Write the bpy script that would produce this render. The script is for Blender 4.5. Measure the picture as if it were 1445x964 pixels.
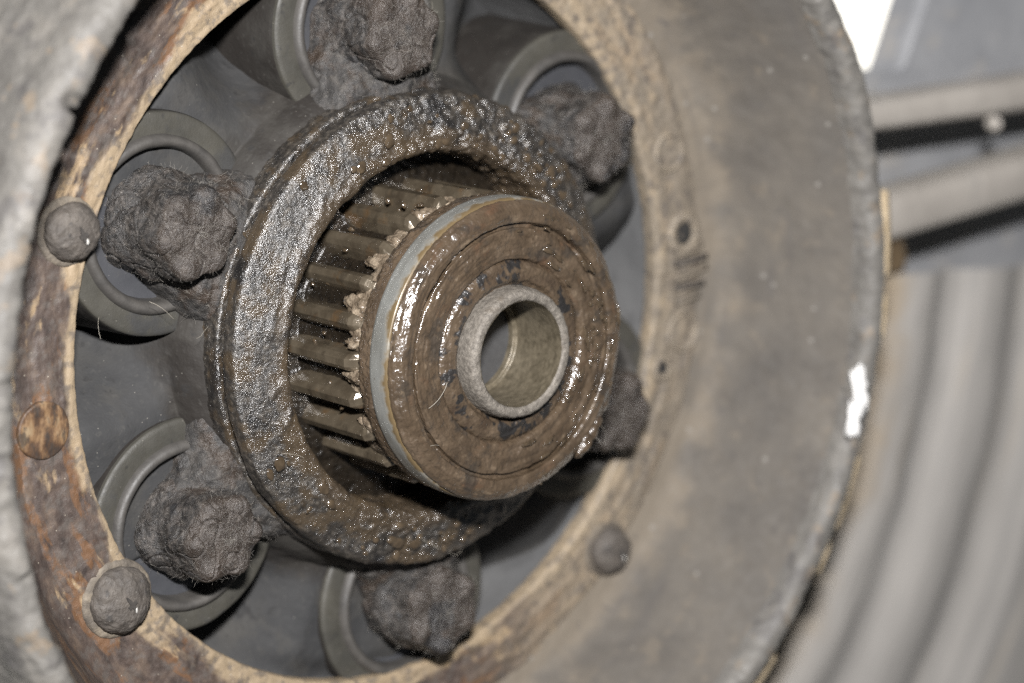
import bpy, math, random
import numpy as np
from mathutils import Matrix, Vector

# ------------------------------------------------------------------ scene, camera, light
for o in list(bpy.data.objects):
    bpy.data.objects.remove(o)
SC = bpy.context.scene
COL = SC.collection
MM = 0.001
PI = math.pi

# camera (hub axis = -Y towards the viewer, X right, Z up; millimetres times MM)
CAM_POS = Vector((-303.378, -346.034, 103.231)) * MM
FWD = Vector((0.64339432, 0.73469539, -0.21509635)).normalized()
RIGHT = Vector((FWD.y, -FWD.x, 0)).normalized()
UP = RIGHT.cross(FWD)
cd = bpy.data.cameras.new('camera')
cam = bpy.data.objects.new('camera', cd)
COL.objects.link(cam)
m = Matrix((RIGHT, UP, -FWD)).transposed().to_4x4()
m.translation = CAM_POS
cam.matrix_world = m
cd.sensor_fit = 'HORIZONTAL'
cd.sensor_width = 22.3
cd.lens = 3896.24 / 1445 * 22.3
cd.clip_start = 0.01
cd.clip_end = 50
cd.dof.use_dof = True
cd.dof.focus_distance = 0.462
cd.dof.aperture_fstop = 6.6
SC.camera = cam

# dim surrounding daylight
W = bpy.data.worlds.new('World')
SC.world = W
W.use_nodes = True
bg = W.node_tree.nodes['Background']
bg.inputs[0].default_value = (0.80, 0.90, 1.0, 1)
bg.inputs[1].default_value = 0.06

# the camera's flash, a hand's width above the lens
fl = bpy.data.lights.new('flash', 'AREA')
fl.shape = 'RECTANGLE'
fl.size = 0.042
fl.size_y = 0.016
fl.energy = 7.4
fl.color = (1.0, 0.985, 0.98)
flo = bpy.data.objects.new('flash', fl)
COL.objects.link(flo)
flo.location = Vector((-300, -360, 200)) * MM
flo.rotation_euler = (Vector((0, 20, 0)) * MM - flo.location).to_track_quat('-Z', 'Y').to_euler()

SC.cycles.use_denoising = False
SC.view_settings.view_transform = 'Standard'
SC.view_settings.look = 'None'
SC.view_settings.gamma = 1
SC.view_settings.exposure = 0.22
SC.view_settings.use_curve_mapping = False

# ------------------------------------------------------------------ numpy noise
_rng = np.random.default_rng(7)
_perm = np.concatenate([_rng.permutation(512)] * 3).astype(np.int64)
_grad = _rng.normal(size=(512, 3))
_grad /= np.linalg.norm(_grad, axis=1)[:, None]


def noise(P):
    P = np.asarray(P, float)
    I = np.floor(P).astype(np.int64)
    F = P - I
    I &= 511
    U = F * F * F * (F * (F * 6 - 15) + 10)
    out = np.zeros(len(P))
    for dx in (0, 1):
        wx = U[:, 0] if dx else 1 - U[:, 0]
        for dy in (0, 1):
            wy = U[:, 1] if dy else 1 - U[:, 1]
            for dz in (0, 1):
                wz = U[:, 2] if dz else 1 - U[:, 2]
                h = _perm[_perm[_perm[I[:, 0] + dx] + I[:, 1] + dy] + I[:, 2] + dz]
                g = _grad[h]
                d = g[:, 0] * (F[:, 0] - dx) + g[:, 1] * (F[:, 1] - dy) + g[:, 2] * (F[:, 2] - dz)
                out += wx * wy * wz * d
    return out * 1.6


def fbm(P, f, octv=4, gain=0.5, seed=0.0):
    P = np.asarray(P, float) * f + seed * 17.31
    a, s = 1.0, np.zeros(len(P))
    for _ in range(octv):
        s += a * noise(P)
        P = P * 2.03 + 5.7
        a *= gain
    return s


def sstep(a, b, x):
    t = np.clip((x - a) / (b - a), 0, 1)
    return t * t * (3 - 2 * t)


# ------------------------------------------------------------------ mesh helpers
def link_mesh(name, V, Fq, mat, parent=None, polar=None, smooth=True):
    """V in mm (world = hub coordinates)."""
    V = np.asarray(V, float)
    me = bpy.data.meshes.new(name)
    if isinstance(Fq, np.ndarray):
        n, k = Fq.shape
        me.vertices.add(len(V))
        me.vertices.foreach_set('co', (V * MM).astype(np.float32).ravel())
        me.loops.add(n * k)
        me.loops.foreach_set('vertex_index', Fq.astype(np.int32).ravel())
        me.polygons.add(n)
        me.polygons.foreach_set('loop_start', np.arange(0, n * k, k, dtype=np.int32))
        me.polygons.foreach_set('loop_total', np.full(n, k, np.int32))
        me.update(calc_edges=True)
    else:
        me.from_pydata([tuple(v) for v in V * MM], [], Fq)
        me.update()
    me.polygons.foreach_set('use_smooth', np.full(len(me.polygons), smooth))
    a = me.attributes.new('pmm', 'FLOAT_VECTOR', 'POINT')
    a.data.foreach_set('vector', V.astype(np.float32).ravel())
    if polar is None:
        r = np.hypot(V[:, 0], V[:, 2])
        polar = np.stack([r, np.arctan2(V[:, 2], V[:, 0]) * 60, -V[:, 1]], -1)
    b = me.attributes.new('polar', 'FLOAT_VECTOR', 'POINT')
    b.data.foreach_set('vector', polar.astype(np.float32).ravel())
    me.materials.append(mat)
    o = bpy.data.objects.new(name, me)
    COL.objects.link(o)
    if parent is not None:
        o.parent = parent
    return o


def resample(prof, step):
    """prof: list of (r, s); returns a dense polyline."""
    out = []
    for (a, b) in zip(prof[:-1], prof[1:]):
        L = math.hypot(b[0] - a[0], b[1] - a[1])
        n = max(1, int(math.ceil(L / step)))
        for i in range(n):
            t = i / n
            out.append((a[0] + (b[0] - a[0]) * t, a[1] + (b[1] - a[1]) * t))
    out.append(prof[-1])
    return np.array(out)


def rounded(prof, it=2, keep=True):
    """Chaikin corner cutting on a profile."""
    P = [np.array(p, float) for p in prof]
    for _ in range(it):
        Q = [P[0]]
        for a, b in zip(P[:-1], P[1:]):
            Q += [a * .75 + b * .25, a * .25 + b * .75]
        Q.append(P[-1])
        P = Q
    return [tuple(p) for p in P]


def lathe(name, prof, step, mat, parent=None, centre=(0, 0), th0=0., th1=360., dth=None, disp=None, warp=None):
    """Revolve (r, s) about the axis through centre (x, z). disp(P, r, th, s) -> mm along the normal."""
    pr = resample(prof, step)
    n = len(pr)
    t = np.gradient(pr, axis=0)
    t /= np.maximum(np.linalg.norm(t, axis=1), 1e-9)[:, None]
    nr, ns = t[:, 1], -t[:, 0]                       # left-hand normal; flipped below by the caller's profile order
    full = abs(th1 - th0) >= 359.99
    rmax = pr[:, 0].max()
    if dth is None:
        dth = max(step / rmax, 0.004)
    k = max(8, int(round(math.radians(abs(th1 - th0)) / dth)))
    th = np.radians(np.linspace(th0, th1, k + (0 if full else 1), endpoint=not full)) if not full else np.radians(th0) + np.arange(k) * 2 * PI / k
    k = len(th)
    R = np.repeat(pr[:, 0][:, None], k, 1)
    Sx = np.repeat(pr[:, 1][:, None], k, 1)
    T = np.repeat(th[None, :], n, 0)
    NR = np.repeat(nr[:, None], k, 1)
    NS = np.repeat(ns[:, None], k, 1)
    R, Sx, T, NR, NS = [a.ravel() for a in (R, Sx, T, NR, NS)]
    if warp is not None:
        R, Sx = warp(R, T, Sx)
    P = np.stack([centre[0] + R * np.cos(T), -Sx, centre[1] + R * np.sin(T)], -1)
    if disp is not None:
        d = disp(P, R, T, Sx)
        R2 = np.maximum(R + NR * d, 0)
        S2 = Sx + NS * d
        P = np.stack([centre[0] + R2 * np.cos(T), -S2, centre[1] + R2 * np.sin(T)], -1)
    i = np.arange(n - 1)[:, None] * k
    j = np.arange(k if full else k - 1)[None, :]
    j2 = (j + 1) % k
    F = np.stack([i + j, i + j2, i + k + j2, i + k + j], -1).reshape(-1, 4)
    polar = np.stack([R, T * 60, Sx], -1)
    return link_mesh(name, P, F, mat, parent, polar)


def loft(name, rings, mat, parent=None, closed=True, cap=True, smooth=True):
    """rings: array (n, k, 3) in mm."""
    A = np.asarray(rings, float)
    n, k, _ = A.shape
    V = A.reshape(-1, 3)
    F = []
    for a in range(n - 1):
        for b in range(k if closed else k - 1):
            c = (b + 1) % k
            F.append((a * k + b, a * k + c, (a + 1) * k + c, (a + 1) * k + b))
    if cap and closed:
        F.append(tuple(range(k))[::-1])
        F.append(tuple((n - 1) * k + i for i in range(k)))
    return link_mesh(name, V, F, mat, parent, smooth=smooth)


_ico_cache = {}


def ico(sub):
    if sub not in _ico_cache:
        import bmesh
        bm = bmesh.new()
        bmesh.ops.create_icosphere(bm, subdivisions=sub, radius=1)
        bm.verts.ensure_lookup_table()
        _ico_cache[sub] = (np.array([v.co[:] for v in bm.verts]), np.array([[v.index for v in f.verts] for f in bm.faces]))
        bm.free()
    return _ico_cache[sub]


def fibres(name, starts, dirs, mat, parent, rng, lmin, lmax, rad=0.035, curl=0.5):
    V, F = [], []
    for p0, d0 in zip(starts, dirs):
        L = rng.uniform(lmin, lmax)
        n = 5
        p = np.array(p0, float)
        d = np.array(d0, float)
        bend = rng.normal(size=3) * curl
        base = len(V)
        r0 = rad * rng.uniform(.6, 1.3)
        for i in range(n + 1):
            d = d + bend / n + rng.normal(size=3) * 0.12
            d /= np.linalg.norm(d)
            u = np.cross(d, (0.3, 0.9, 0.2))
            u /= np.linalg.norm(u) + 1e-9
            w = np.cross(d, u)
            for a in range(3):
                an = a * 2 * PI / 3
                V.append(p + r0 * (math.cos(an) * u + math.sin(an) * w))
            p = p + d * L / n
        for i in range(n):
            for a in range(3):
                b = (a + 1) % 3
                F.append((base + i * 3 + a, base + i * 3 + b, base + i * 3 + 3 + b, base + i * 3 + 3 + a))
    o = link_mesh(name, np.array(V), np.array(F), mat, parent)
    o['kind'] = 'stuff'
    return o


def blob_mesh(specs, seed, sub=3):
    """specs: (centre, (a,b,c) radii, basis 3x3, noise amp, freq); joined vertex/face arrays."""
    Vs, Fs, off = [], [], 0
    v0, f0 = ico(sub)
    for q, (c, rad, B, amp, fr) in enumerate(specs):
        d = 1 + amp * fbm(v0 * 1.0, fr, 3, .55, seed + q * 1.37)
        v = (v0 * d[:, None] * np.array(rad)) @ np.array(B) + np.array(c)
        Vs.append(v)
        Fs.append(f0 + off)
        off += len(v)
    return np.concatenate(Vs), np.concatenate(Fs)


def basis(th):
    """rows: radial, axial outwards, tangential at the hub angle th."""
    return np.array([[math.cos(th), 0, math.sin(th)], [0, -1, 0], [-math.sin(th), 0, math.cos(th)]])


def thing(name, label, cat, group=None, kind=None, loc=(0, 0, 0)):
    o = bpy.data.objects.new(name, None)
    COL.objects.link(o)
    o['label'] = label
    o['category'] = cat
    if group:
        o['group'] = group
    if kind:
        o['kind'] = kind
    return o


# ------------------------------------------------------------------ materials
DIM = 0.70                                                     # all base colours share this scale


def material(name, stops, nscale=0.3, coord='pmm', cscale=(1, 1, 1), rough=(0.5, 0.8), rscale=0.6, metal=0.0, bumps=(), layers=(),
             spec=0.5, coat=0.0, coat_rough=0.15, sheen=0.0, detail=6.0, ior=1.5, dim=1.0):
    mt = bpy.data.materials.new(name)
    mt.use_nodes = True
    nt = mt.node_tree
    N, L = nt.nodes, nt.links
    bs = N['Principled BSDF']

    def coordinate(which, sc):
        a = N.new('ShaderNodeAttribute')
        a.attribute_name = which
        mp = N.new('ShaderNodeMapping')
        mp.inputs['Scale'].default_value = sc
        L.new(a.outputs['Vector'], mp.inputs['Vector'])
        return mp.outputs['Vector']

    def tex(scale, det=6.0, which=coord, sc=cscale, rgh=0.6, dist=0.0):
        n = N.new('ShaderNodeTexNoise')
        n.inputs['Scale'].default_value = scale
        n.inputs['Detail'].default_value = det
        n.inputs['Roughness'].default_value = rgh
        n.inputs['Distortion'].default_value = dist
        L.new(coordinate(which, sc), n.inputs['Vector'])
        return n.outputs['Fac']

    def ramp(fac, st, interp='LINEAR'):
        r = N.new('ShaderNodeValToRGB')
        r.color_ramp.interpolation = interp
        e = r.color_ramp.elements
        while len(e) < len(st):
            e.new(0.5)
        for el, (p, c) in zip(e, st):
            el.position = p
            el.color = (*[v * DIM * dim for v in c], 1)
        L.new(fac, r.inputs['Fac'])
        return r.outputs['Color']

    col = ramp(tex(nscale, detail), stops)
    rr = N.new('ShaderNodeMapRange')
    rr.inputs['From Min'].default_value = 0.3
    rr.inputs['From Max'].default_value = 0.7
    rr.inputs['To Min'].default_value = rough[0]
    rr.inputs['To Max'].default_value = rough[1]
    L.new(tex(rscale, 5.0), rr.inputs['Value'])
    rough_out = rr.outputs['Result']
    metal_out = None
    for ly in layers:
        kind = ly.get('kind', 'noise')
        if kind == 'noise':
            f = tex(ly['scale'], ly.get('detail', 5.0), ly.get('coord', coord), ly.get('cscale', cscale), ly.get('nrough', .6), ly.get('dist', 0.0))
            lo, hi = ly['lo'], ly['hi']
        elif kind == 'speck':
            v = N.new('ShaderNodeTexVoronoi')
            v.inputs['Scale'].default_value = ly['scale']
            L.new(coordinate(ly.get('coord', 'pmm'), (1, 1, 1)), v.inputs['Vector'])
            f = v.outputs['Distance']
            lo, hi = ly['hi'], ly['lo']
        elif kind == 'axis':                      # along one polar coordinate (r, arc, s), broken up by noise
            sp = N.new('ShaderNodeSeparateXYZ')
            L.new(coordinate('polar', (1, 1, 1)), sp.inputs[0])
            ad = N.new('ShaderNodeMath')
            ad.operation = 'MULTIPLY_ADD'
            L.new(tex(ly['scale'], 5.0, ly.get('coord', coord), ly.get('cscale', cscale)), ad.inputs[0])
            ad.inputs[1].default_value = ly['amp']
            L.new(sp.outputs[ly['axis']], ad.inputs[2])
            f = ad.outputs[0]
            lo, hi = ly['lo'], ly['hi']
        elif kind == 'xaxis':                     # along a position coordinate, broken up by noise
            sp = N.new('ShaderNodeSeparateXYZ')
            L.new(coordinate('pmm', (1, 1, 1)), sp.inputs[0])
            ad = N.new('ShaderNodeMath')
            ad.operation = 'MULTIPLY_ADD'
            L.new(tex(ly['scale'], 5.0), ad.inputs[0])
            ad.inputs[1].default_value = ly['amp']
            L.new(sp.outputs[ly['axis']], ad.inputs[2])
            f = ad.outputs[0]
            lo, hi = ly['lo'], ly['hi']
        mr = N.new('ShaderNodeMapRange')
        mr.interpolation_type = 'SMOOTHSTEP'
        if lo > hi:
            mr.inputs['From Min'].default_value = hi
            mr.inputs['From Max'].default_value = lo
            mr.inputs['To Min'].default_value = ly.get('amount', 1.0)
            mr.inputs['To Max'].default_value = 0.0
        else:
            mr.inputs['From Min'].default_value = lo
            mr.inputs['From Max'].default_value = hi
            mr.inputs['To Min'].default_value = 0.0
            mr.inputs['To Max'].default_value = ly.get('amount', 1.0)
        L.new(f, mr.inputs['Value'])
        fac = mr.outputs['Result']
        mx = N.new('ShaderNodeMix')
        mx.data_type = 'RGBA'
        L.new(fac, mx.inputs['Factor'])
        L.new(col, mx.inputs[6])
        mx.inputs[7].default_value = (*[v * DIM * dim for v in ly['color']], 1)
        col = mx.outputs[2]
        if 'rough' in ly:
            mf = N.new('ShaderNodeMix')
            L.new(fac, mf.inputs['Factor'])
            L.new(rough_out, mf.inputs[2])
            mf.inputs[3].default_value = ly['rough']
            rough_out = mf.outputs[0]
        if 'metal' in ly:
            mf = N.new('ShaderNodeMix')
            L.new(fac, mf.inputs['Factor'])
            if metal_out is None:
                mf.inputs[2].default_value = metal
            else:
                L.new(metal_out, mf.inputs[2])
            mf.inputs[3].default_value = ly['metal']
            metal_out = mf.outputs[0]
    L.new(col, bs.inputs['Base Color'])
    L.new(rough_out, bs.inputs['Roughness'])
    if metal_out is not None:
        L.new(metal_out, bs.inputs['Metallic'])
    else:
        bs.inputs['Metallic'].default_value = metal
    bs.inputs['Specular IOR Level'].default_value = spec
    bs.inputs['IOR'].default_value = ior
    bs.inputs['Coat Weight'].default_value = coat
    bs.inputs['Coat Roughness'].default_value = coat_rough
    bs.inputs['Sheen Weight'].default_value = sheen
    nrm = None
    for b in bumps:
        sc, dist = b[0], b[1]
        bn = N.new('ShaderNodeBump')
        bn.inputs['Strength'].default_value = 1.0
        bn.inputs['Distance'].default_value = dist * MM
        f = tex(sc, b[2] if len(b) > 2 else 3.0, b[3] if len(b) > 3 else coord, b[4] if len(b) > 4 else cscale)
        L.new(f, bn.inputs['Height'])
        if nrm is not None:
            L.new(nrm, bn.inputs['Normal'])
        nrm = bn.outputs['Normal']
    if nrm is not None:
        L.new(nrm, bs.inputs['Normal'])
        if coat:
            L.new(nrm, bs.inputs['Coat Normal'])
    return mt


ONE = (1, 1, 1)
M_face = material('brown_grease', [(.3, (.060, .042, .027)), (.5, (.095, .067, .043)), (.7, (.135, .098, .066))], .25, coord='polar', cscale=(1, .22, 1), rough=(.10, .45), rscale=.2, spec=.7,
                  bumps=[(.9, .07, 2., 'polar', (1.4, .12, 1)), (2.2, .11, 2., 'pmm', (1, 1, 1))], coat=.6, coat_rough=.12,
                  layers=[dict(scale=.22, lo=.56, hi=.74, color=(.13, .065, .035), amount=.5),
                          dict(scale=.16, coord='pmm', cscale=(1, 1, 1), lo=.53, hi=.63, color=(.042, .037, .032), amount=.65, rough=.14),
                          dict(scale=.5, lo=.60, hi=.7, color=(.2, .15, .10), amount=.5),
                          dict(scale=1.3, coord='pmm', cscale=(1, 1, 1), lo=.56, hi=.68, color=(.05, .033, .02), amount=.5)], dim=.92)
M_collar = material('dark_grease', [(.3, (.012, .011, .010)), (.5, (.040, .035, .030)), (.7, (.115, .100, .082))], .9, rough=(.18, .5), rscale=.25, spec=.9,
                    bumps=[(.6, .10, 2., 'polar', (1.5, .4, 1.)), (1.9, .16, 3.), (4.2, .15, 3.)], coat=.28, coat_rough=.14,
                    layers=[dict(kind='axis', axis=0, scale=.12, amp=10.0, lo=41.6, hi=39.0, coord='pmm', color=(.075, .054, .034), amount=.8, rough=.22),
                            dict(scale=.13, coord='polar', cscale=(1, .6, 1), lo=.5, hi=.60, color=(.078, .056, .034), amount=.8, rough=.16),
                            dict(scale=.09, coord='polar', cscale=(1, .5, 1), lo=.55, hi=.63, color=(.010, .010, .011), amount=.75, rough=.3),
                            dict(kind='speck', scale=1.6, lo=.12, hi=.2, color=(.25, .23, .2), amount=.4)])
M_wetgrease = material('wet_grease', [(.3, (.045, .032, .02)), (.7, (.11, .08, .05))], .5, rough=(.07, .2), bumps=[(1.0, .12, 2.)], spec=.9, coat=.6, coat_rough=.06)
M_clump = material('light_grease', [(.3, (.10, .075, .05)), (.5, (.2, .155, .11)), (.65, (.36, .29, .21))], .5, rough=(.12, .35), bumps=[(1.0, .3, 2.), (2.6, .16, 2.)], spec=.8)
M_clump_dark = material('dark_clump', [(.3, (.06, .045, .032)), (.6, (.14, .11, .08))], .6, rough=(.15, .4), bumps=[(1.2, .3, 2.), (4, .1)], spec=.8)
M_tooth = material('oiled_steel', [(.3, (.09, .07, .048)), (.5, (.13, .105, .073)), (.72, (.19, .155, .11))], .25, rough=(.14, .32), metal=.5, spec=.8,
                   bumps=[(.5, .06, 2.), (3, .02)], coat=.8, coat_rough=.1, layers=[dict(scale=.2, lo=.55, hi=.7, color=(.17, .095, .04), amount=.6),
                           dict(scale=.3, lo=.52, hi=.66, color=(.04, .031, .022), amount=.5)], dim=1.25)
M_core = material('oily_core', [(.3, (.010, .008, .006)), (.7, (.034, .026, .018))], .5, rough=(.12, .35), bumps=[(.8, .3, 2.), (3, .1)], spec=.8, dim=0.7)
M_silver = material('bright_ring', [(.3, (.38, .38, .35)), (.6, (.56, .57, .54))], .3, coord='polar', cscale=(1, .12, 1), rough=(.25, .42), metal=.65,
                    bumps=[(3, .01)],
                    layers=[dict(kind='axis', axis=2, scale=.25, coord='pmm', cscale=ONE, amp=5.0, lo=-1.2, hi=.2, color=(.16, .115, .06), metal=.1, rough=.3),
                            dict(scale=.9, lo=.66, hi=.72, coord='pmm', cscale=ONE, color=(.06, .04, .02), metal=0., amount=.8)])
M_sleeve = material('worn_sleeve', [(.3, (.13, .115, .098)), (.7, (.29, .26, .222))], 1.4, rough=(.5, .7), metal=.25, bumps=[(4, .12), (9, .06)],
                    layers=[dict(scale=.3, lo=.55, hi=.75, color=(.1, .075, .05), amount=.6)])
M_bore = material('oily_bore', [(.3, (.09, .075, .05)), (.7, (.22, .185, .13))], .5, coord='polar', cscale=(1, .25, 2.5), rough=(.3, .5), metal=.3, bumps=[(3, .03)])
M_floor = material('bore_floor', [(.3, (.05, .05, .052)), (.7, (.075, .075, .076))], .4, rough=(.5, .7), metal=.1, bumps=[(2, .03)])
M_seal = material('seal', [(.3, (.058, .040, .027)), (.55, (.092, .066, .043)), (.7, (.125, .09, .06))], .4, rough=(.14, .4), bumps=[(1.0, .18, 2.), (3, .07, 2.)], spec=.7, coat=.4,
                  layers=[dict(scale=.17, detail=3., coord='polar', cscale=(1, .3, 1), lo=.53, hi=.58, color=(.022, .02, .019), rough=.4)])
M_lump = material('dusty_grime', [(.30, (.014, .013, .013)), (.47, (.062, .055, .050)), (.58, (.115, .100, .088)), (.72, (.24, .21, .185))], .75, rough=(.3, .75), rscale=.6, spec=.7,
                  bumps=[(1.1, .30, 5.0), (3.8, .26, 4.0)],
                  layers=[dict(scale=.14, lo=.5, hi=.68, color=(.105, .066, .042), amount=.5),
                          dict(kind='axis', axis=2, scale=.2, coord='pmm', amp=3.5, lo=-23.9, hi=-22.6, color=(.12, .088, .066), amount=.5, rough=.34),
                          dict(scale=.11, detail=3., lo=.56, hi=.66, color=(.028, .029, .033), amount=.75),
                          dict(kind='speck', scale=1.1, lo=.09, hi=.16, color=(.36, .32, .27), amount=.7)], dim=0.54)
M_arm = material('greasy_dust', [(.3, (.035, .034, .034)), (.5, (.075, .07, .066)), (.72, (.14, .125, .11))], .5, rough=(.4, .75), rscale=.3,
                 bumps=[(1.1, .35, 5.0), (3.6, .2, 4.0)],
                 layers=[dict(scale=.16, lo=.5, hi=.66, color=(.09, .06, .04), amount=.7, rough=.32),
                         dict(kind='speck', scale=1.3, lo=.08, hi=.15, color=(.32, .3, .27), amount=.6)], dim=0.62)
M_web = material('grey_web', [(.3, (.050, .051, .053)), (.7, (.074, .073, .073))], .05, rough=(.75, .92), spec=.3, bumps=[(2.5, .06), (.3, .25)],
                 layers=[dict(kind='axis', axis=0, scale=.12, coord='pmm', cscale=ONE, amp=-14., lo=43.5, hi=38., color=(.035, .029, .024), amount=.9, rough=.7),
                         dict(scale=.12, detail=8., lo=.5, hi=.64, color=(.10, .093, .082), amount=.4),
                         dict(scale=.035, lo=.48, hi=.68, color=(.105, .10, .09), amount=.55),
                         dict(scale=.3, lo=.6, hi=.7, color=(.035, .034, .034), amount=.6),
                         dict(scale=.9, detail=8., lo=.56, hi=.7, color=(.12, .115, .105), amount=.35),
                         dict(kind='speck', scale=.55, lo=.045, hi=.075, color=(.34, .32, .28), amount=.7)], dim=0.66)
M_side = material('dusty_side', [(.3, (.115, .117, .120)), (.7, (.155, .154, .153))], .05, rough=(.6, .8), bumps=[(2.0, .05)],
                  layers=[dict(scale=.1, lo=.52, hi=.66, color=(.085, .085, .086), amount=.6), dict(kind='speck', scale=.4, lo=.05, hi=.08, color=(.3, .28, .25), amount=.5)])
M_tanring = material('tan_flange', [(.3, (.066, .063, .053)), (.7, (.105, .098, .079))], .12, rough=(.5, .7), bumps=[(2.5, .05), (7, .03)],
                     layers=[dict(scale=.1, lo=.52, hi=.66, color=(.062, .062, .063), amount=.8),
                             dict(scale=.35, lo=.62, hi=.68, color=(.045, .043, .04), amount=.7),
                             dict(kind='speck', scale=.6, lo=.05, hi=.08, color=(.3, .28, .24), amount=.6)], dim=0.66)
M_bead = material('bead', [(.3, (.085, .08, .075)), (.7, (.13, .12, .108))], .3, rough=(.45, .65), bumps=[(2.5, .05)], dim=0.66)
M_cushion = material('dark_cushion', [(.3, (.058, .060, .068)), (.7, (.088, .090, .098))], .1, rough=(.45, .6), bumps=[(2.5, .025)],
                     layers=[dict(scale=.25, lo=.6, hi=.72, color=(.12, .115, .11), amount=.5), dict(kind='speck', scale=.5, lo=.05, hi=.07, color=(.35, .33, .3), amount=.7)], dim=0.75)
BAND_POLAR = (1.1, .75, 1)
M_band = material('burnt_band', [(.3, (.040, .031, .028)), (.5, (.085, .062, .051)), (.7, (.155, .112, .082))], .30, coord='polar', cscale=BAND_POLAR,
                  rough=(.45, .7), bumps=[(.8, .12), (4, .09, 4., 'pmm', ONE)],
                  layers=[dict(scale=.16, lo=.54, hi=.60, cscale=(1.2, .45, 1), color=(.17, .085, .038), amount=.75),
                          dict(scale=.20, lo=.575, hi=.66, cscale=(1.1, .5, 1.), color=(.36, .26, .155), amount=.9),
                          dict(kind='axis', axis=0, scale=.10, coord='polar', cscale=(1, .5, 1), amp=-19., lo=61.0, hi=58.6, color=(.37, .285, .185), amount=.85),
                          dict(kind='xaxis', axis=0, scale=.1, amp=40., lo=30, hi=70, color=(.36, .29, .205), amount=.75),
                          dict(kind='xaxis', axis=0, scale=.3, amp=-120., lo=-15, hi=10, color=(.16, .145, .125), amount=.55),
                          dict(scale=.5, coord='pmm', cscale=ONE, lo=.48, hi=.66, color=(.11, .095, .084), amount=.7),
                          dict(kind='speck', scale=.6, lo=.05, hi=.09, color=(.5, .45, .36), amount=.6)])
M_wall = material('dusty_wall', [(.3, (.106, .095, .083)), (.5, (.142, .126, .107)), (.7, (.185, .163, .135))], .07, rough=(.7, .9), bumps=[(.35, .16), (2, .10)],
                  layers=[dict(kind='axis', axis=0, scale=.11, coord='pmm', cscale=ONE, amp=-16., lo=78.5, hi=72.5, color=(.28, .23, .17), amount=.6),
                          dict(scale=.05, lo=.5, hi=.7, color=(.130, .119, .106), amount=.7),
                          dict(scale=.22, lo=.58, hi=.7, color=(.235, .195, .148), amount=.45),
                          dict(scale=.3, lo=.60, hi=.72, color=(.10, .092, .087), amount=.6),
                          dict(scale=.5, coord='polar', cscale=(1, .1, .25), lo=.60, hi=.68, color=(.11, .10, .092), amount=.4),
                          dict(kind='speck', scale=.16, lo=.06, hi=.10, color=(.32, .3, .27), amount=.7)], dim=0.80)
M_tandust = material('tan_dust', [(.3, (.10, .085, .07)), (.55, (.19, .16, .125)), (.72, (.30, .25, .185))], .35, rough=(.6, .8), bumps=[(1.5, .15), (5, .08)], dim=0.85)
M_plug = material('rusty_plug', [(.36, (.055, .036, .026)), (.48, (.13, .07, .035)), (.58, (.30, .18, .09)), (.7, (.40, .29, .17))], .33, cscale=(1.2, 1, .6), rough=(.5, .7), bumps=[(2., .1)],
                  layers=[dict(scale=.35, lo=.5, hi=.62, color=(.05, .04, .033), amount=.8)], dim=.72)
M_lip = material('chipped_rim', [(.3, (.19, .178, .162)), (.5, (.26, .245, .222)), (.7, (.33, .305, .27))], .14, rough=(.5, .75), bumps=[(.5, .2), (2.2, .14)],
                 layers=[dict(scale=.2, detail=4., lo=.58, hi=.66, color=(.38, .29, .2), amount=.6),
                         dict(scale=.16, lo=.52, hi=.66, color=(.15, .14, .135), amount=.75)], dim=.64)
M_cream = material('cream_strip', [(.3, (.42, .32, .19)), (.7, (.7, .56, .38))], .3, rough=(.6, .8), bumps=[(1.0, .2)])
M_screw = material('dusty_screw', [(.3, (.095, .082, .072)), (.7, (.20, .172, .145))], .35, rough=(.55, .8), bumps=[(1.6, .2), (5, .1)],
                   layers=[dict(scale=.4, lo=.58, hi=.68, color=(.05, .045, .042), amount=.7), dict(kind='speck', scale=.8, lo=.06, hi=.12, color=(.4, .37, .32), amount=.6)], dim=0.62)
M_slotdark = material('slot_dark', [(.3, (.03, .026, .023)), (.7, (.07, .062, .055))], .8, rough=(.7, .9))
M_holeshade = material('hole_shade', [(.3, (.012, .012, .012)), (.7, (.03, .028, .026))], .5, rough=(.7, .9))  # near-black colour painting the shade inside the screw holes
M_slot = material('slot_metal', [(.3, (.5, .48, .44)), (.7, (.7, .68, .64))], .5, rough=(.4, .6), metal=.3)
M_lint = material('lint', [(.3, (.14, .13, .12)), (.7, (.42, .39, .34))], .2, rough=(.6, .8))
M_hair = material('pale_hair', [(.3, (.35, .32, .27)), (.7, (.62, .57, .48))], .2, rough=(.35, .5))
M_white = material('white_chip', [(.3, (.8, .79, .77)), (.7, (.88, .87, .85))], .3, rough=(.5, .7))
M_frame = material('cast_frame', [(.3, (.24, .245, .258)), (.7, (.36, .362, .37))], .05, rough=(.5, .7), bumps=[(.3, .2)],
                   layers=[dict(scale=.08, lo=.55, hi=.7, color=(.42, .39, .35), amount=.7)])
M_rib = material('cast_rib', [(.3, (.36, .33, .295)), (.7, (.52, .48, .43))], .06, rough=(.5, .7), bumps=[(.3, .2)],
                 layers=[dict(scale=.12, lo=.6, hi=.7, color=(.22, .21, .2), amount=.7)])
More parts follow.
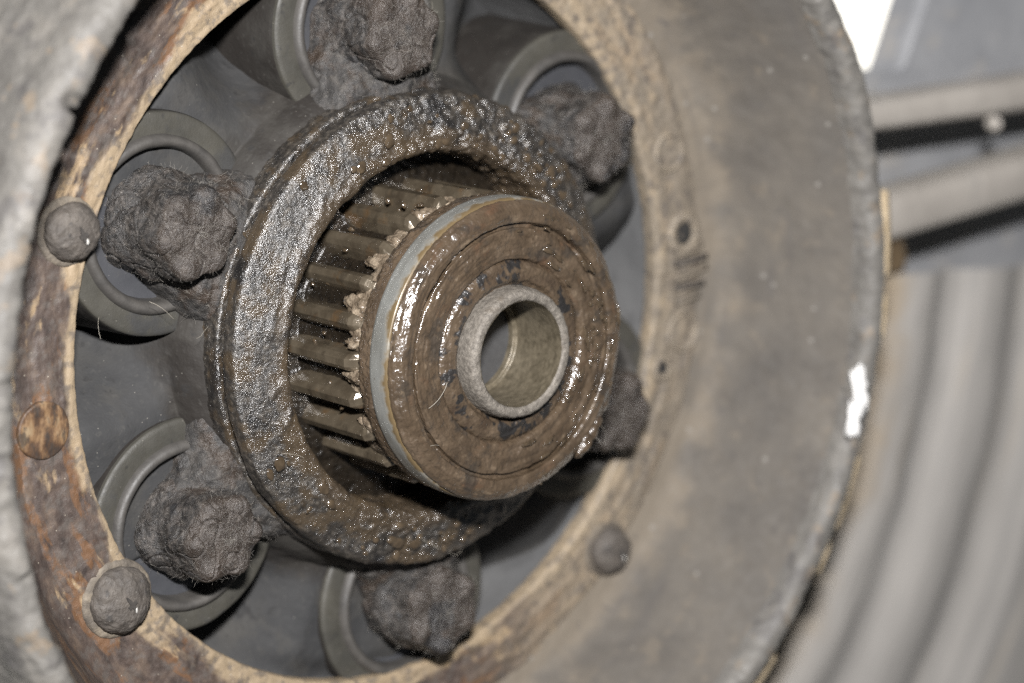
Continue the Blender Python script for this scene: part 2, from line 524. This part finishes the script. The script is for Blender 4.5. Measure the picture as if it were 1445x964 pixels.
M_tyre = material('grey_tyre', [(.3, (.30, .286, .268)), (.7, (.48, .452, .418))], .05, coord='polar', cscale=(1, .3, 1), rough=(.6, .85), bumps=[(.3, .3)],
                  layers=[dict(kind='axis', axis=0, scale=.05, coord='pmm', cscale=ONE, amp=-25., lo=152, hi=138, color=(.36, .28, .185), amount=.85),
                          dict(scale=.03, coord='polar', cscale=(2.2, .12, 1), lo=.5, hi=.62, color=(.25, .242, .232), amount=.55),
                          dict(scale=.1, lo=.58, hi=.7, color=(.5, .44, .36), amount=.5),
                          dict(kind='speck', scale=.05, coord='polar', lo=.08, hi=.16, color=(.7, .69, .67), amount=.8)])
M_rust = material('brown_bracket', [(.3, (.10, .066, .034)), (.7, (.16, .112, .062))], .2, rough=(.5, .7))

# bright overcast sky far behind, seen through the gap above the frame
sky_mat = bpy.data.materials.new('sky')
sky_mat.use_nodes = True
_n = sky_mat.node_tree.nodes
_n.remove(_n['Principled BSDF'])
_e = _n.new('ShaderNodeEmission')
_e.inputs[0].default_value = (1.0, .96, .87, 1)
_e.inputs[1].default_value = 1.6
sky_mat.node_tree.links.new(_e.outputs[0], _n['Material Output'].inputs[0])

# ------------------------------------------------------------------ drum: band, wall, rim
A0 = 154.4                                                     # hub angle of the first bolt
drum = thing('dished_drum', 'large dished grey drum with a tan inner band and chipped rim around the hub', 'drum')


def d_band(P, r, th, s):
    q = np.stack([r * .9, th * 12, s * .5], -1)
    d = .35 * fbm(q, .35, 4, .55, 3) + .12 * fbm(P, .8, 3, .5, 4)
    return d * sstep(66.2, 68, r) + .12 * fbm(P, .5, 3, .5, 9)


band_prof = rounded([(69.5, -37.5), (66.6, -37.3), (66.3, -35.4), (66.3, -33.6), (66.9, -33.2), (72, -33.3), (78, -33.4), (80.5, -34.4)], 2)
lathe('band', band_prof[::-1], .42, M_band, drum, disp=d_band)


def d_wall(P, r, th, s):
    return .35 * fbm(P, .05, 4, .5, 11) + .10 * fbm(P, .3, 3, .5, 12)


wall_prof = rounded([(76, -34.6), (79, -33.7), (82.5, -32.6), (84.8, -29.5), (87.5, -23), (91.5, -14), (95.3, -7.6)], 2)[::-1]
lathe('wall', wall_prof, .7, M_wall, drum, disp=d_wall, th0=-112, th1=112)
o = lathe('wall', wall_prof, .7, M_band, drum, disp=d_wall, th0=112, th1=248)
o['label'] = 'brown stained left stretch of the drum wall'


def w_lip(r, th, s):
    c = np.stack([np.cos(th) * 98, s * .4, np.sin(th) * 98], -1)
    j = .75 * fbm(c, .10, 3, .55, 21) + .55 * fbm(c, .42, 3, .6, 22)
    nick = np.clip(fbm(c, .3, 2, .5, 25) - .42, 0, 1) * 3.2
    k = np.exp(-((r - 96.2) / 3.) ** 2) * sstep(-13, -7, s) * (.45 + .55 * sstep(-.1, -.6, np.cos(th)))
    return r + (j + nick) * k * .8, s + (j * .8 - nick * .9) * k


def d_lip(P, r, th, s):
    return .4 * fbm(P, .08, 3, .5, 23) + .2 * fbm(P, .45, 3, .55, 24)


lathe('rim', rounded([(94.9, -7.8), (95.4, -4.6), (97.0, -3.2), (99.6, -3.6), (101.6, -6.5), (102.6, -14), (104, -24), (106, -40), (107, -62)], 2)[::-1],
      .6, M_lip, drum, disp=d_lip, warp=w_lip)


# cream strip of uneven width just behind the rim on the right
def w_line(r, th, s):
    c = np.stack([np.cos(th) * 98, s * 0, np.sin(th) * 98], -1)
    on = sstep(-.05, .35, fbm(c, .07, 3, .5, 31) + .12)
    return 101.2 + (r - 101.2) * (0.15 + 1.05 * on), s


lathe('rim_strip', [(99.5, -13), (105.6, -9.2), (107.2, -10.0), (107.2, -14), (100, -16)][::-1], .6, M_cream, drum, th0=-62, th1=8, warp=w_line)


def pt(R, deg, s):
    a = math.radians(deg)
    return np.array([R * math.cos(a), -s, R * math.sin(a)])


rng = np.random.default_rng(3)


def screw(R, deg, size, seed, tilt, lab):
    c = pt(R, deg, 0)
    cc = (c[0], c[2])
    d = lambda P, r, th, s: (.12 * fbm(P, .35, 4, .55, seed) + .07 * fbm(P, 1.2, 3, .5, seed + 3))
    k = size
    d2 = lambda P, r, th, s: (.3 * fbm(P, .22, 3, .5, seed) + .16 * fbm(P, .8, 4, .6, seed + 3)) * (.25 + .75 * sstep(1.2, 3., r))
    head = lathe('screw', rounded([(0, -29.3), (2.0 * k, -29.4), (3.8 * k, -30.1), (4.7 * k, -31.3), (4.85 * k, -32.4), (4.6 * k, -33.6)], 2)[::-1], .18, M_screw, drum, centre=cc,
                 dth=.05, disp=d2)
    head['label'] = lab
    lathe('washer', rounded([(4.4 * k, -32.8), (5.3 * k, -32.9), (5.75 * k, -33.3), (5.8 * k, -34)], 1)[::-1], .2, M_tandust, head, centre=cc, dth=.05, disp=d)
    for q in range(2):                                        # screw cross as dark bars standing just proud of the head
        a = math.radians(tilt + 90 * q)
        u = np.array([math.cos(a), 0, math.sin(a)])
        w = np.array([-math.sin(a), 0, math.cos(a)])
        o = np.array([c[0] + .4, 29.12, c[2] - .3])
        ring = []
        for t in ((-1.1, -.9, -.4, .4, .9, 1.55) if q else (-.7, -.6, -.3, .3, .6, .8)):
            hw = .30 if abs(t) < 1.5 else .10
            dz = .10 * t * t * .35
            ring.append([o + u * t * k + w * hw + np.array([0, dz - .10, 0]), o + u * t * k - w * hw + np.array([0, dz - .10, 0]),
                         o + u * t * k - w * hw + np.array([0, dz + .5, 0]), o + u * t * k + w * hw + np.array([0, dz + .5, 0])])
        loft('cross_slot', ring, M_slotdark, head, smooth=False)
    f = c + np.array([1.1, 29.15, -1.3])
    v, fc = blob_mesh([(f, (.28, .2, .55), np.eye(3), .3, 1.2)], seed, 2)
    link_mesh('bare_metal', v, fc, M_slot, head)


screw(71.2, 160.0, 1.02, 41, 20, 'dusty dome head screw on the left of the band')
screw(71.6, -146.6, 1.2, 51, 35, 'large dusty dome head screw on a washer at lower left')
screw(75.2, -44.8, .98, 61, 10, 'blurred dome head screw at lower right of the band')


def boss(name, R, deg, r0, r1, h, mat, part=None):
    c = pt(R, deg, 0)
    return lathe(name, rounded([(r0 * .86, -33.7), (r0, -33.2 + h), (r1, -33.2 + h), (r1 * 1.12, -33.9)], 1)[::-1], .2, mat, part or drum, centre=(c[0], c[2]), dth=.06,
                 disp=lambda P, r, th, s: .08 * fbm(P, .5, 3, .5, 71))


def disc_part(name, R, deg, rad, s, mat, parent):
    c = pt(R, deg, 0)
    return lathe(name, [(0.01, s), (rad, s), (rad, s - 1.2)][::-1], .5, mat, parent, centre=(c[0], c[2]), dth=.12)


b1 = boss('screw_boss', 73.7, 5.8, 2.3, 4.2, .9, M_band)
disc_part('hole_disc', 73.7, 5.8, 2.2, -33.0, M_holeshade, b1)  # flat black disc in the boss, painting the hole's dark inside
b2 = boss('screw_boss', 70.6, -15.5, 1.3, 2.5, .6, M_band)
disc_part('hole_disc', 70.6, -15.5, 1.35, -33.0, M_holeshade, b2)
boss('ring_mark', 74.6, -9.5, 3.4, 4.0, .45, M_band)
boss('ring_mark', 73.3, 19.0, 3.2, 3.8, .35, M_band)
c = pt(73.4, -173.8, 0)
o = lathe('plug', rounded([(.01, -32.75), (4.6, -32.8), (4.9, -33.1), (4.95, -34.2)], 1)[::-1], .3, M_plug, drum, centre=(c[0], c[2]), dth=.05, disp=lambda P, r, th, s: .06 * fbm(P, .4, 3, .5, 73))
o['label'] = 'flush round plug streaked orange on the left of the band'
for q, (dg, ln, rr_) in enumerate(((3.0, 8, 75.0), (1.4, 9, 75.6), (-.6, 9.5, 75.4), (-2.4, 8.5, 75.2), (-4.4, 7, 75.0))):   # worn cast ridges between the bosses
    c0 = pt(rr_, dg, -33.0)
    u = np.array([math.cos(math.radians(dg + 12 - 9 * (q % 2))), 0, math.sin(math.radians(dg + 12 - 9 * (q % 2)))])
    w = np.array([-u[2], 0, u[0]])
    rings = []
    for t in np.linspace(-1, 1, 9):
        hh = .75 * (1 - t ** 4)
        rings.append([c0 + u * t * ln * .5 + w * .65, c0 + u * t * ln * .5 + w * .3 + np.array([0, -hh, 0]), c0 + u * t * ln * .5 - w * .3 + np.array([0, -hh, 0]), c0 + u * t * ln * .5 - w * .65])
    loft('cast_ridge', rings, M_screw if q % 2 else M_wall, drum, closed=True)

# white paint chips near the right rim
for (px, pz, sx, sz, sw) in ((92.7, -20.8, 1.8, 4.4, -3.3), (90.9, -27.2, 1.5, 3.3, -3.4)):
    rr = math.hypot(px, pz)
    v0, f0 = ico(3)
    nrm = np.array([-px / rr * .45, -.85, -pz / rr * .45])
    nrm /= np.linalg.norm(nrm)
    u = np.cross(nrm, (0, 0, 1.))
    u /= np.linalg.norm(u)
    w = np.cross(u, nrm)
    v = v0 * (1 + .75 * fbm(v0 * np.array([1, 1, .3]), 1.1, 4, .6, px + 2))[:, None]
    v = v[:, :1] * u * sx + v[:, 1:2] * w * sz + v[:, 2:] * nrm * .35 + np.array([px, -sw, pz]) + nrm * .6
    o = link_mesh('paint_chip', v, f0, M_white, drum)
    o['label'] = 'white paint chip on the right rim'

# ------------------------------------------------------------------ hub plate: web, side wall, six cups
plate = thing('hub_plate', 'dark grey hub plate with six round cups inside the drum opening', 'hub plate')


def w_web(r, th, s):
    ph = ((np.degrees(th) - A0) / 60.0) % 1.0                   # 0 at a cup, rises to the next cup
    up = sstep(.30, .64, ph) * (1 - sstep(.985, 1.0, ph))
    lim = -36.6 - .04 * (r - 50) - 1.5 * sstep(62, 67, r)
    return r, s + (np.maximum(lim, s) - s) * up


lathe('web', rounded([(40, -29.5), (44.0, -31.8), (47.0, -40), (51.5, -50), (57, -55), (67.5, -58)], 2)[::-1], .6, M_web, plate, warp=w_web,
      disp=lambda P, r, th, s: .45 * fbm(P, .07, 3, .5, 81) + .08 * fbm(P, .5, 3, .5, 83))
lathe('side_wall', rounded([(67.4, -62), (67.2, -50), (67.0, -35.5)], 1)[::-1], .8, M_side, plate, disp=lambda P, r, th, s: .3 * fbm(P, .08, 3, .5, 82))
RB = 53.2
for k in range(6):
    c = pt(RB, A0 + 60 * k, 0)
    cc = (c[0], c[2])
    dd = lambda P, r, th, s: .15 * fbm(P, .12, 3, .5, 90 + k)
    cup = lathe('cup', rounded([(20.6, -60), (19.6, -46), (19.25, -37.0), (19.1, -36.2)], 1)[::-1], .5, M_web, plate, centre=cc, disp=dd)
    lathe('flange_ring', rounded([(19.1, -36.3), (18.9, -35.4), (17, -35.2), (14.9, -35.3)], 1)[::-1], .4, M_tanring, cup, centre=cc, disp=dd)
    lathe('bead', rounded([(15.5, -36.6), (15.2, -34.6), (14.2, -33.9), (13.2, -34.6), (12.9, -36.4), (12.8, -39.8)], 2)[::-1], .25, M_bead, cup, centre=cc, dth=.02, disp=dd)
    lathe('cushion', [(13.9, -38.0), (0.01, -38.4)][::-1], .8, M_cushion, cup, centre=cc, disp=dd)

# ------------------------------------------------------------------ flange: collar, arms, bolts caked in dust
flange = thing('hub_flange', 'grease caked collar with six dust covered bolts around the splined shaft', 'hub flange')


def d_collar(P, r, th, s):
    deg = (np.degrees(th) + 360) % 360
    wet = np.exp(-((((deg - 55) + 180) % 360 - 180) / 55.) ** 2) + .8 * np.exp(-((((deg - 268) + 180) % 360 - 180) / 42.) ** 2)
    q = np.stack([r * .8, th * 14, s * .8], -1)
    inner = np.exp(-((r - 34.5) / 2.3) ** 2)
    d = .16 * fbm(P, .15, 3, .5, 101) + .07 * fbm(P, 1.1, 4, .62, 102) * (1 - .3 * wet)
    lumps = fbm(P, .42, 3, .55, 103)
    d += wet * (.5 * lumps + .45 * np.abs(fbm(q, .5, 3, .5, 104)))
    d += inner * .8 * np.clip(fbm(q, .32, 3, .55, 105), -.3, 1)
    d += .45 * np.clip(fbm(q, .16, 3, .5, 106) - .1, 0, 1)                      # patches of thicker smear
    return d


collar_prof = rounded([(31.6, -32), (31.9, -26), (32.1, -21.6), (32.3, -20.8), (33.0, -20.3), (34.2, -20.3), (40.8, -22.3), (41.8, -22.7), (42.2, -23.3), (42.3, -25.4), (42.1, -26.0),
                       (41.3, -26.4), (41.1, -27.6), (41.1, -30)], 1)
lathe('collar', collar_prof[::-1], .20, M_collar, flange, dth=.0058, disp=d_collar)


def d_lip2(P, r, th, s):
    return .2 * fbm(P, .35, 3, .55, 111) + .1 * fbm(P, 1.3, 3, .55, 112)


lathe('back_lip', rounded([(41.0, -27.5), (42.0, -27.2), (42.5, -27.6), (42.6, -28.8), (42.9, -36)], 2)[::-1], .25, M_collar, flange, dth=.008, disp=d_lip2)

for k in range(6):
    deg = A0 + 60 * k
    th = math.radians(deg)
    B = basis(th)
    er, ea, et = B
    # arm: arched bridge from the collar to the bolt
    rings = []
    for t in np.linspace(0, 1, 44):
        R = 41.0 + t * 13.5
        hw = 8.2 + 7.2 * (1 - t) ** 1.3 + .6 * math.sin(t * 5 + k)
        top = -27.6 - .6 * t - 3.0 * t * t
        row = []
        for a in np.linspace(0, PI, 90):
            x = math.cos(a)
            y = math.sin(a)
            row.append(er * R + et * hw * np.sign(x) * abs(x) ** .7 + ea * (-47 + (top + 47) * y ** .45))
        rings.append(row)
    A = np.array(rings)
    sh = A.shape
    V = A.reshape(-1, 3)
    dv = 1.5 * fbm(V, .15, 3, .5, 120 + k) + .4 * fbm(V, .6, 4, .6, 130 + k)
    V = V + dv[:, None] * (ea * .8 + np.sign((V @ et))[:, None] * et * .5)
    arm = loft('arm', V.reshape(sh), M_arm, flange, closed=False, cap=False)
    mid = V.reshape(sh)[4:40, 14:76].reshape(-1, 3)
    sel = rng.choice(len(mid), 420, replace=False)
    dr = ea * .5 + rng.normal(size=(420, 3)) * .6
    fibres('lint', mid[sel], dr / np.linalg.norm(dr, axis=1)[:, None], M_lint, arm, rng, .3, 2.0, .015, 1.1)
    # bolt head under caked dust
    c = pt(53.4, deg, 0)
    ph0 = rng.uniform(0, 1)
    off = (c[0] - er[0] * .4, c[2] - er[2] * .4)
    g1, g2 = rng.uniform(.94, 1.06), rng.uniform(-1, 1)

    def d_lump(P, r, th_, s, k=k, ph0=ph0):
        hexa = .55 * np.cos(6 * (th_ + ph0)) * sstep(-30.5, -28.5, s) * sstep(3, 6.5, r)
        skirt = 1.5 * fbm(P, .12, 2, .5, 149 + k) * sstep(-28, -34, s)
        crack = -np.clip(.06 - np.abs(fbm(P, .14, 2, .5, 180 + k)), 0, 1) * 9.0
        return hexa + skirt + crack + .42 * fbm(P, .12, 2, .45, 140 + k) + .14 * fbm(P, .42, 4, .6, 150 + k) + .11 * np.abs(fbm(P, 1.8, 3, .6, 160 + k))

    pf = [(0.01, -23.0 + g2 * .5), (3, -22.9 + g2 * .5), (6.3, -23.1 + g2 * .3), (7.2, -23.7), (7.6, -25.0), (7.8, -27), (8.0, -30.0), (8.7, -33), (9.2, -37), (9.6, -41)]
    pf = [(a * g1, b) for a, b in pf]
    bolt = lathe('bolt', rounded(pf, 1)[::-1], .22, M_lump, flange, centre=off, dth=.024, disp=d_lump)
    # lint sticking out of the dust
    me = bolt.data
    co = np.empty(len(me.vertices) * 3, np.float32)
    me.vertices.foreach_get('co', co)
    co = co.reshape(-1, 3) / MM
    no = np.empty(len(me.vertices) * 3, np.float32)
    me.vertices.foreach_get('normal', no)
    no = no.reshape(-1, 3)
    pick = rng.choice(len(co), 1100, replace=False)
    dirs = no[pick] * .45 + rng.normal(size=(len(pick), 3)) * .55
    dirs /= np.linalg.norm(dirs, axis=1)[:, None]
    fibres('lint', co[pick], dirs, M_lint, bolt, rng, .3, 1.6, .014, 1.1)

# ------------------------------------------------------------------ splined shaft
shaft = thing('splined_shaft', 'greasy brown splined shaft rising out of the collar', 'shaft')
lathe('core', rounded([(39.5, -32.0), (31.2, -31.4), (26, -30), (23.1, -29.5), (23.0, -20), (23.3, -11.2), (24.6, -10.4), (25.4, -9.2), (25.6, -6.7)], 1)[::-1], .3, M_core, shaft,
      disp=lambda P, r, th, s: .2 * fbm(P, .5, 4, .55, 201) + .1 * fbm(P, 1.4, 3, .55, 202))
lathe('shoulder', rounded([(22.7, -11.4), (25.4, -10.6), (26.1, -9.4), (26.0, -6.6), (25.3, -6.4)], 2)[::-1], .22, M_face, shaft, dth=.009,
      disp=lambda P, r, th, s: .25 * fbm(P, .4, 4, .55, 205) + .15 * fbm(P, 1.3, 3, .6, 206))
NT = 23
PH = 180.5
for k in range(NT):
    th = math.radians(PH + 360.0 / NT * k)
    er, ea, et = basis(th)
    rings = []
    ns = 26
    for i in range(ns):
        s = -30.5 + (i / (ns - 1)) * 19.8
        e = float(sstep(0, 1, (-10.7 - s) / 2.2)) if s > -12.9 else 1.0
        row = []
        for (x, R) in ((-2.25, 21.8), (-2.0, 23.2), (-1.7, 24.7), (-1.42, 25.5), (-.78, 26.3), (-.6, 26.45), (.6, 26.45), (.78, 26.3), (1.42, 25.5), (1.7, 24.7), (2.0, 23.2), (2.25, 21.8)):
            RR = 22.2 + (R - 22.2) * (.35 + .65 * e)
            row.append(er * RR + et * x + ea * s)
        rings.append(row)
    A = np.array(rings)
    V = A.reshape(-1, 3)
    V = V + (.07 * fbm(V, .4, 2, .5, 210 + k))[:, None] * er
    loft('tooth', V.reshape(A.shape), M_tooth, shaft, closed=False, cap=False, smooth=False)
r3 = np.random.default_rng(12)
for k in range(NT):                                            # grease pushed out of the grooves against the shoulder
    th = PH + 360.0 / NT * (k + .5)
    d = th % 360
    light = 60 < d < 208
    if d > 300 or d < 40:
        continue
    specs = []
    for q in range(r3.integers(3, 6)):
        tt = math.radians(th + r3.uniform(-3.6, 3.6))
        s = -11.2 + r3.uniform(-2.4, 1.2)
        R = 24.3 + r3.uniform(-.4, .7)
        specs.append((pt(R, math.degrees(tt), s), (r3.uniform(.5, 1.0), r3.uniform(1.4, 3.4), r3.uniform(.8, 1.9)), basis(tt), .45, 1.1))
    v, f = blob_mesh(specs, 260 + k, 4)
    link_mesh('grease_clump', v, f, M_clump if light else M_clump_dark, shaft)
specs = []
for q in range(60):                                            # small wet beads in the grooves close to the collar
    th = math.radians(r3.uniform(70, 235))
    specs.append((pt(23.6 + r3.uniform(0, 2.2), math.degrees(th), -r3.uniform(14, 26)), (r3.uniform(.25, .6), r3.uniform(.3, .9), r3.uniform(.25, .6)), basis(th), .4, 1.2))
v, f = blob_mesh(specs, 300, 2)
o = link_mesh('grease_bead', v, f, M_wetgrease, shaft)
o['kind'] = 'stuff'

# ------------------------------------------------------------------ bearing at the end of the shaft
bear = thing('end_bearing', 'round bearing smeared with brown grease at the end of the shaft', 'bearing')


def d_face(P, r, th, s):
    q = np.stack([r * 1.0, th * 3.2, s], -1)
    flat = sstep(-2.6, -.8, s)
    drag = fbm(q, .75, 4, .55, 301)
    d = (.14 + .12 * sstep(90, 160, np.abs(np.degrees((th + PI) % (2 * PI) - PI)))) * drag * flat + .07 * fbm(P, .9, 4, .6, 302) + .18 * np.clip(fbm(P, .35, 3, .55, 303), -.2, 1)
    deg = (np.degrees(th) + 360) % 360
    right = np.exp(-((((deg - 0) + 180) % 360 - 180) / 60.) ** 2)
    d += .45 * right * np.clip(fbm(q, .33, 3, .5, 305), 0, 1) * flat
    return d


def w_face(r, th, s):
    c = np.stack([np.cos(th) * 26, s * 0, np.sin(th) * 26], -1)
    keep = .6 + .4 * sstep(-.1, .25, fbm(c, .06, 2, .5, 310) + .1)   # the groove is partly filled with grease
    g = (np.abs(r - 21.8) < .75) & (s < -.35)
    return r, np.where(g, -.25 + (s + .25) * keep, s)


face_prof = rounded([(25.4, -2.3), (26.0, -2.0), (26.1, -1.4), (25.5, -.7), (24.7, -.1), (24.0, .15), (22.7, .15), (22.3, -.1)], 1) + [(22.2, -1.9), (21.4, -1.95)] + \
    rounded([(21.35, -.5), (20.8, -.3), (17.8, -.35), (16.6, -.4), (16.0, -.6), (15.7, -1.7)], 1)
lathe('outer_ring', face_prof[::-1], .17, M_face, bear, dth=.0075, disp=d_face, warp=w_face)
lathe('seal', rounded([(16.0, -1.7), (15.3, -.7), (13.4, -.3), (12.5, -.3), (11.9, -1.2), (11.0, -1.6)], 1)[::-1], .17, M_seal, bear, dth=.012,
      disp=lambda P, r, th, s: .16 * fbm(np.stack([r, th * 5, s], -1), .8, 4, .55, 320) + .08 * fbm(P, 1.1, 3, .6, 321))
lathe('bright_ring', rounded([(25.2, -6.75), (26.0, -6.7), (26.4, -6.2), (26.45, -4.6), (26.4, -2.6), (26.1, -1.95), (25.3, -1.9)], 1)[::-1], .16, M_silver, bear, dth=.012,
      disp=lambda P, r, th, s: .03 * fbm(P, .3, 3, .5, 330))
# overhanging flake of grease at lower right of the face
fl_th = math.radians(-38)
specs = [(pt(25.6, -38 + q * 5, -1.0 - .3 * q), (1.1, .9, 2.6), basis(fl_th), .5, 1.0) for q in range(-2, 3)]
v, f = blob_mesh(specs, 340, 3)
link_mesh('grease_flake', v, f, M_face, bear)
specs = []
for q in range(80):                                            # wet droplets on the face
    dg = r3.normal(-5, 42)
    R = r3.uniform(16, 25.4)
    a = r3.uniform(.12, .42)
    th = math.radians(dg)
    specs.append((pt(R, dg, -.05), (a, a * .5, a * r3.uniform(1, 5)), basis(th), .6, 1.2))
v, f = blob_mesh(specs, 350, 3)
o = link_mesh('grease_droplets', v, f, M_wetgrease, bear)
o['kind'] = 'stuff'
specs = []
for q in range(110):                                           # droplets on the collar
    dg = r3.normal(52, 30) if q < 65 else r3.normal(262, 28)
    R = r3.uniform(33.2, 41)
    a = r3.uniform(.2, .62)
    sf = np.interp(R, [33.4, 36, 39.6, 41.8], [-20.3, -20.1, -21.4, -23.4])
    specs.append((pt(R, dg, sf + .15), (a * r3.uniform(.8, 2.2), a * .6, a * r3.uniform(.9, 2.4)), basis(math.radians(dg)), .3, .9))
v, f = blob_mesh(specs, 360, 3)
o = link_mesh('grease_droplets', v, f, M_wetgrease, flange)
o['kind'] = 'stuff'

# ------------------------------------------------------------------ sleeve in the middle
sleeve = thing('axle_sleeve', 'worn steel sleeve with an open bore in the middle of the bearing', 'sleeve')
lathe('tube', rounded([(11.5, -5), (11.4, .2), (11.2, 1.6), (10.8, 2.35), (10.2, 2.5), (9.5, 2.4), (9.2, 2.0)], 1)[::-1], .16, M_sleeve, sleeve, dth=.014,
      disp=lambda P, r, th, s: .09 * fbm(P, .8, 4, .6, 401))
lathe('bore', [(9.2, 2.1), (9.2, -9.6), (8.5, -9.8), (8.45, -12)][::-1], .3, M_bore, sleeve, dth=.02, disp=lambda P, r, th, s: .05 * fbm(P, .4, 3, .5, 403))
lathe('bore_floor', [(8.8, -11), (.01, -11)][::-1], .5, M_floor, sleeve, dth=.03, disp=lambda P, r, th, s: .05 * fbm(P, .4, 3, .5, 404))

# ------------------------------------------------------------------ loose hairs
r4 = np.random.default_rng(5)
st, di = [], []
for (R, dg, s, d3) in ((60, 133, -40, (-.6, -.3, .5)), (59, 131, -42, (.1, -.6, .9)), (58, 134, -41, (.4, -.5, -.5)), (48, 150, -28, (.5, -.4, -.7)), (49, 158, -26, (.7, -.3, .5)),
                      (55, 168, -30, (.6, -.3, -.4)), (44, 172, -28, (-.8, -.3, -.3)), (60, 171, -36, (-.9, -.2, -.1)), (36, 262, -20.4, (.1, -.5, -.9)), (41.5, 276, -24, (.3, -.6, -.8)),
                      (38, 205, -20.5, (.8, -.3, .1)), (13, 222, -1, (-.9, -.3, .2)), (25, -42, -2, (.5, -.4, -.8)), (25.5, -38, -1, (.7, -.4, -.5)), (55, 90, -24, (.8, -.3, .4)),
                      (56, 96, -26, (.7, -.4, -.3)), (20, 200, 0, (.9, -.2, .5)), (24, 215, 0, (.6, -.2, .5))):
    st.append(pt(R, dg, s))
    di.append(d3)
fibres('loose_hairs', st, di, M_hair, flange, r4, 3.0, 6.5, .035, .8)

# ------------------------------------------------------------------ blurred background: tyre, cast frame, sky
tyre_prof = rounded([(118, -74), (134, -60), (148, -52), (158, -48.5), (166, -48.5), (171, -49.8), (176, -52), (181, -51.6), (186, -49.6), (190, -49), (196, -49.2), (200, -50.6), (204, -51.8), (208, -51.4),
                     (214, -49.6), (222, -47), (245, -50), (280, -60)], 1)
ty = lathe('tyre', tyre_prof[::-1], 1.6, M_tyre, None, th0=-95, th1=-5.0, dth=.012, disp=lambda P, r, th, s: .7 * fbm(P, .04, 3, .5, 501))
ty['label'] = 'grey ribbed tyre out of focus at lower right'
ty['category'] = 'tyre'

frame = thing('cast_frame', 'blurred grey cast frame with two ribs at upper right', 'frame')


def prism(name, poly, s0, s1, mat, parent, bev=1.0):
    """Polygon (x, z) extruded from s0 (back) to s1 (front) with a bevelled front edge."""
    P = np.array(poly, float)
    c = P.mean(0)
    k = len(P)
    V = []
    for (f, s) in ((0, s0), (0, s1 - bev), (bev * .3, s1 - bev * .3), (bev, s1)):
        d = P - c
        q = P - d / np.linalg.norm(d, axis=1)[:, None] * f
        V += [(x, -s, z) for x, z in q]
    F = []
    for a in range(3):
        for b in range(k):
            e = (b + 1) % k
            F.append((a * k + b, a * k + e, (a + 1) * k + e, (a + 1) * k + b))
    F.append(tuple(3 * k + i for i in range(k)))
    return link_mesh(name, V, F, mat, parent, smooth=False)


def beam(name, a, b, w0, w1, s, depth, mat, parent):
    a, b = np.array(a, float), np.array(b, float)
    u = (b - a) / np.linalg.norm(b - a)
    n = np.array([-u[1], u[0]])
    rings = []
    for t in np.linspace(0, 1, 24):
        p = a + (b - a) * t
        w = w0 + (w1 - w0) * t
        row = []
        for g in np.linspace(0, 2 * PI, 28, endpoint=False):
            x, y = math.cos(g), math.sin(g)
            x = np.sign(x) * abs(x) ** .6
            y = np.sign(y) * abs(y) ** .6
            q = p + n * x * w * .5
            row.append((q[0], -(s + y * depth * .5), q[1]))
        rings.append(row)
    V = np.array(rings)
    sh = V.shape
    V = V.reshape(-1, 3)
    V += (.35 * fbm(V, .06, 3, .5, s))[:, None] * np.array([0, -1, .5])
    return loft(name, V.reshape(sh), mat, parent)


prism('panel', [(120, -60), (320, -60), (320, 30), (120, 27)], -78, -72, M_frame, frame)
prism('panel', [(146, 23), (300, 24), (300, 120), (182, 120), (168, 58), (164, 46.5), (157, 31), (152, 27.5)], -60, -51, M_frame, frame, 2.0)
beam('rib', (110, 22.8), (300, 24.5), 6.5, 11, -50, 12, M_rib, frame)
beam('rib', (110, -3.0), (300, 14.0), 10.5, 11.5, -49, 13, M_rib, frame)
v0, f0 = ico(2)
link_mesh('stud', v0 * np.array([.8, 2.4, 1.8]) + np.array([181, 44, 18.2]), f0, M_rib, frame)
prism('bracket', [(130, -13), (157, -13), (158, -10), (156, -4), (130, -3)], -60, -47, M_rust, frame, 2.)

s = bpy.data.meshes.new('sky')
q = 2.5
cs = Vector((1.3, 1.6, -.1))
ex = RIGHT * q
ez = UP * q
s.from_pydata([cs - ex - ez, cs + ex - ez, cs + ex + ez, cs - ex + ez], [], [(0, 1, 2, 3)])
s.materials.append(sky_mat)
so = bpy.data.objects.new('sky', s)
COL.objects.link(so)
so['kind'] = 'structure'
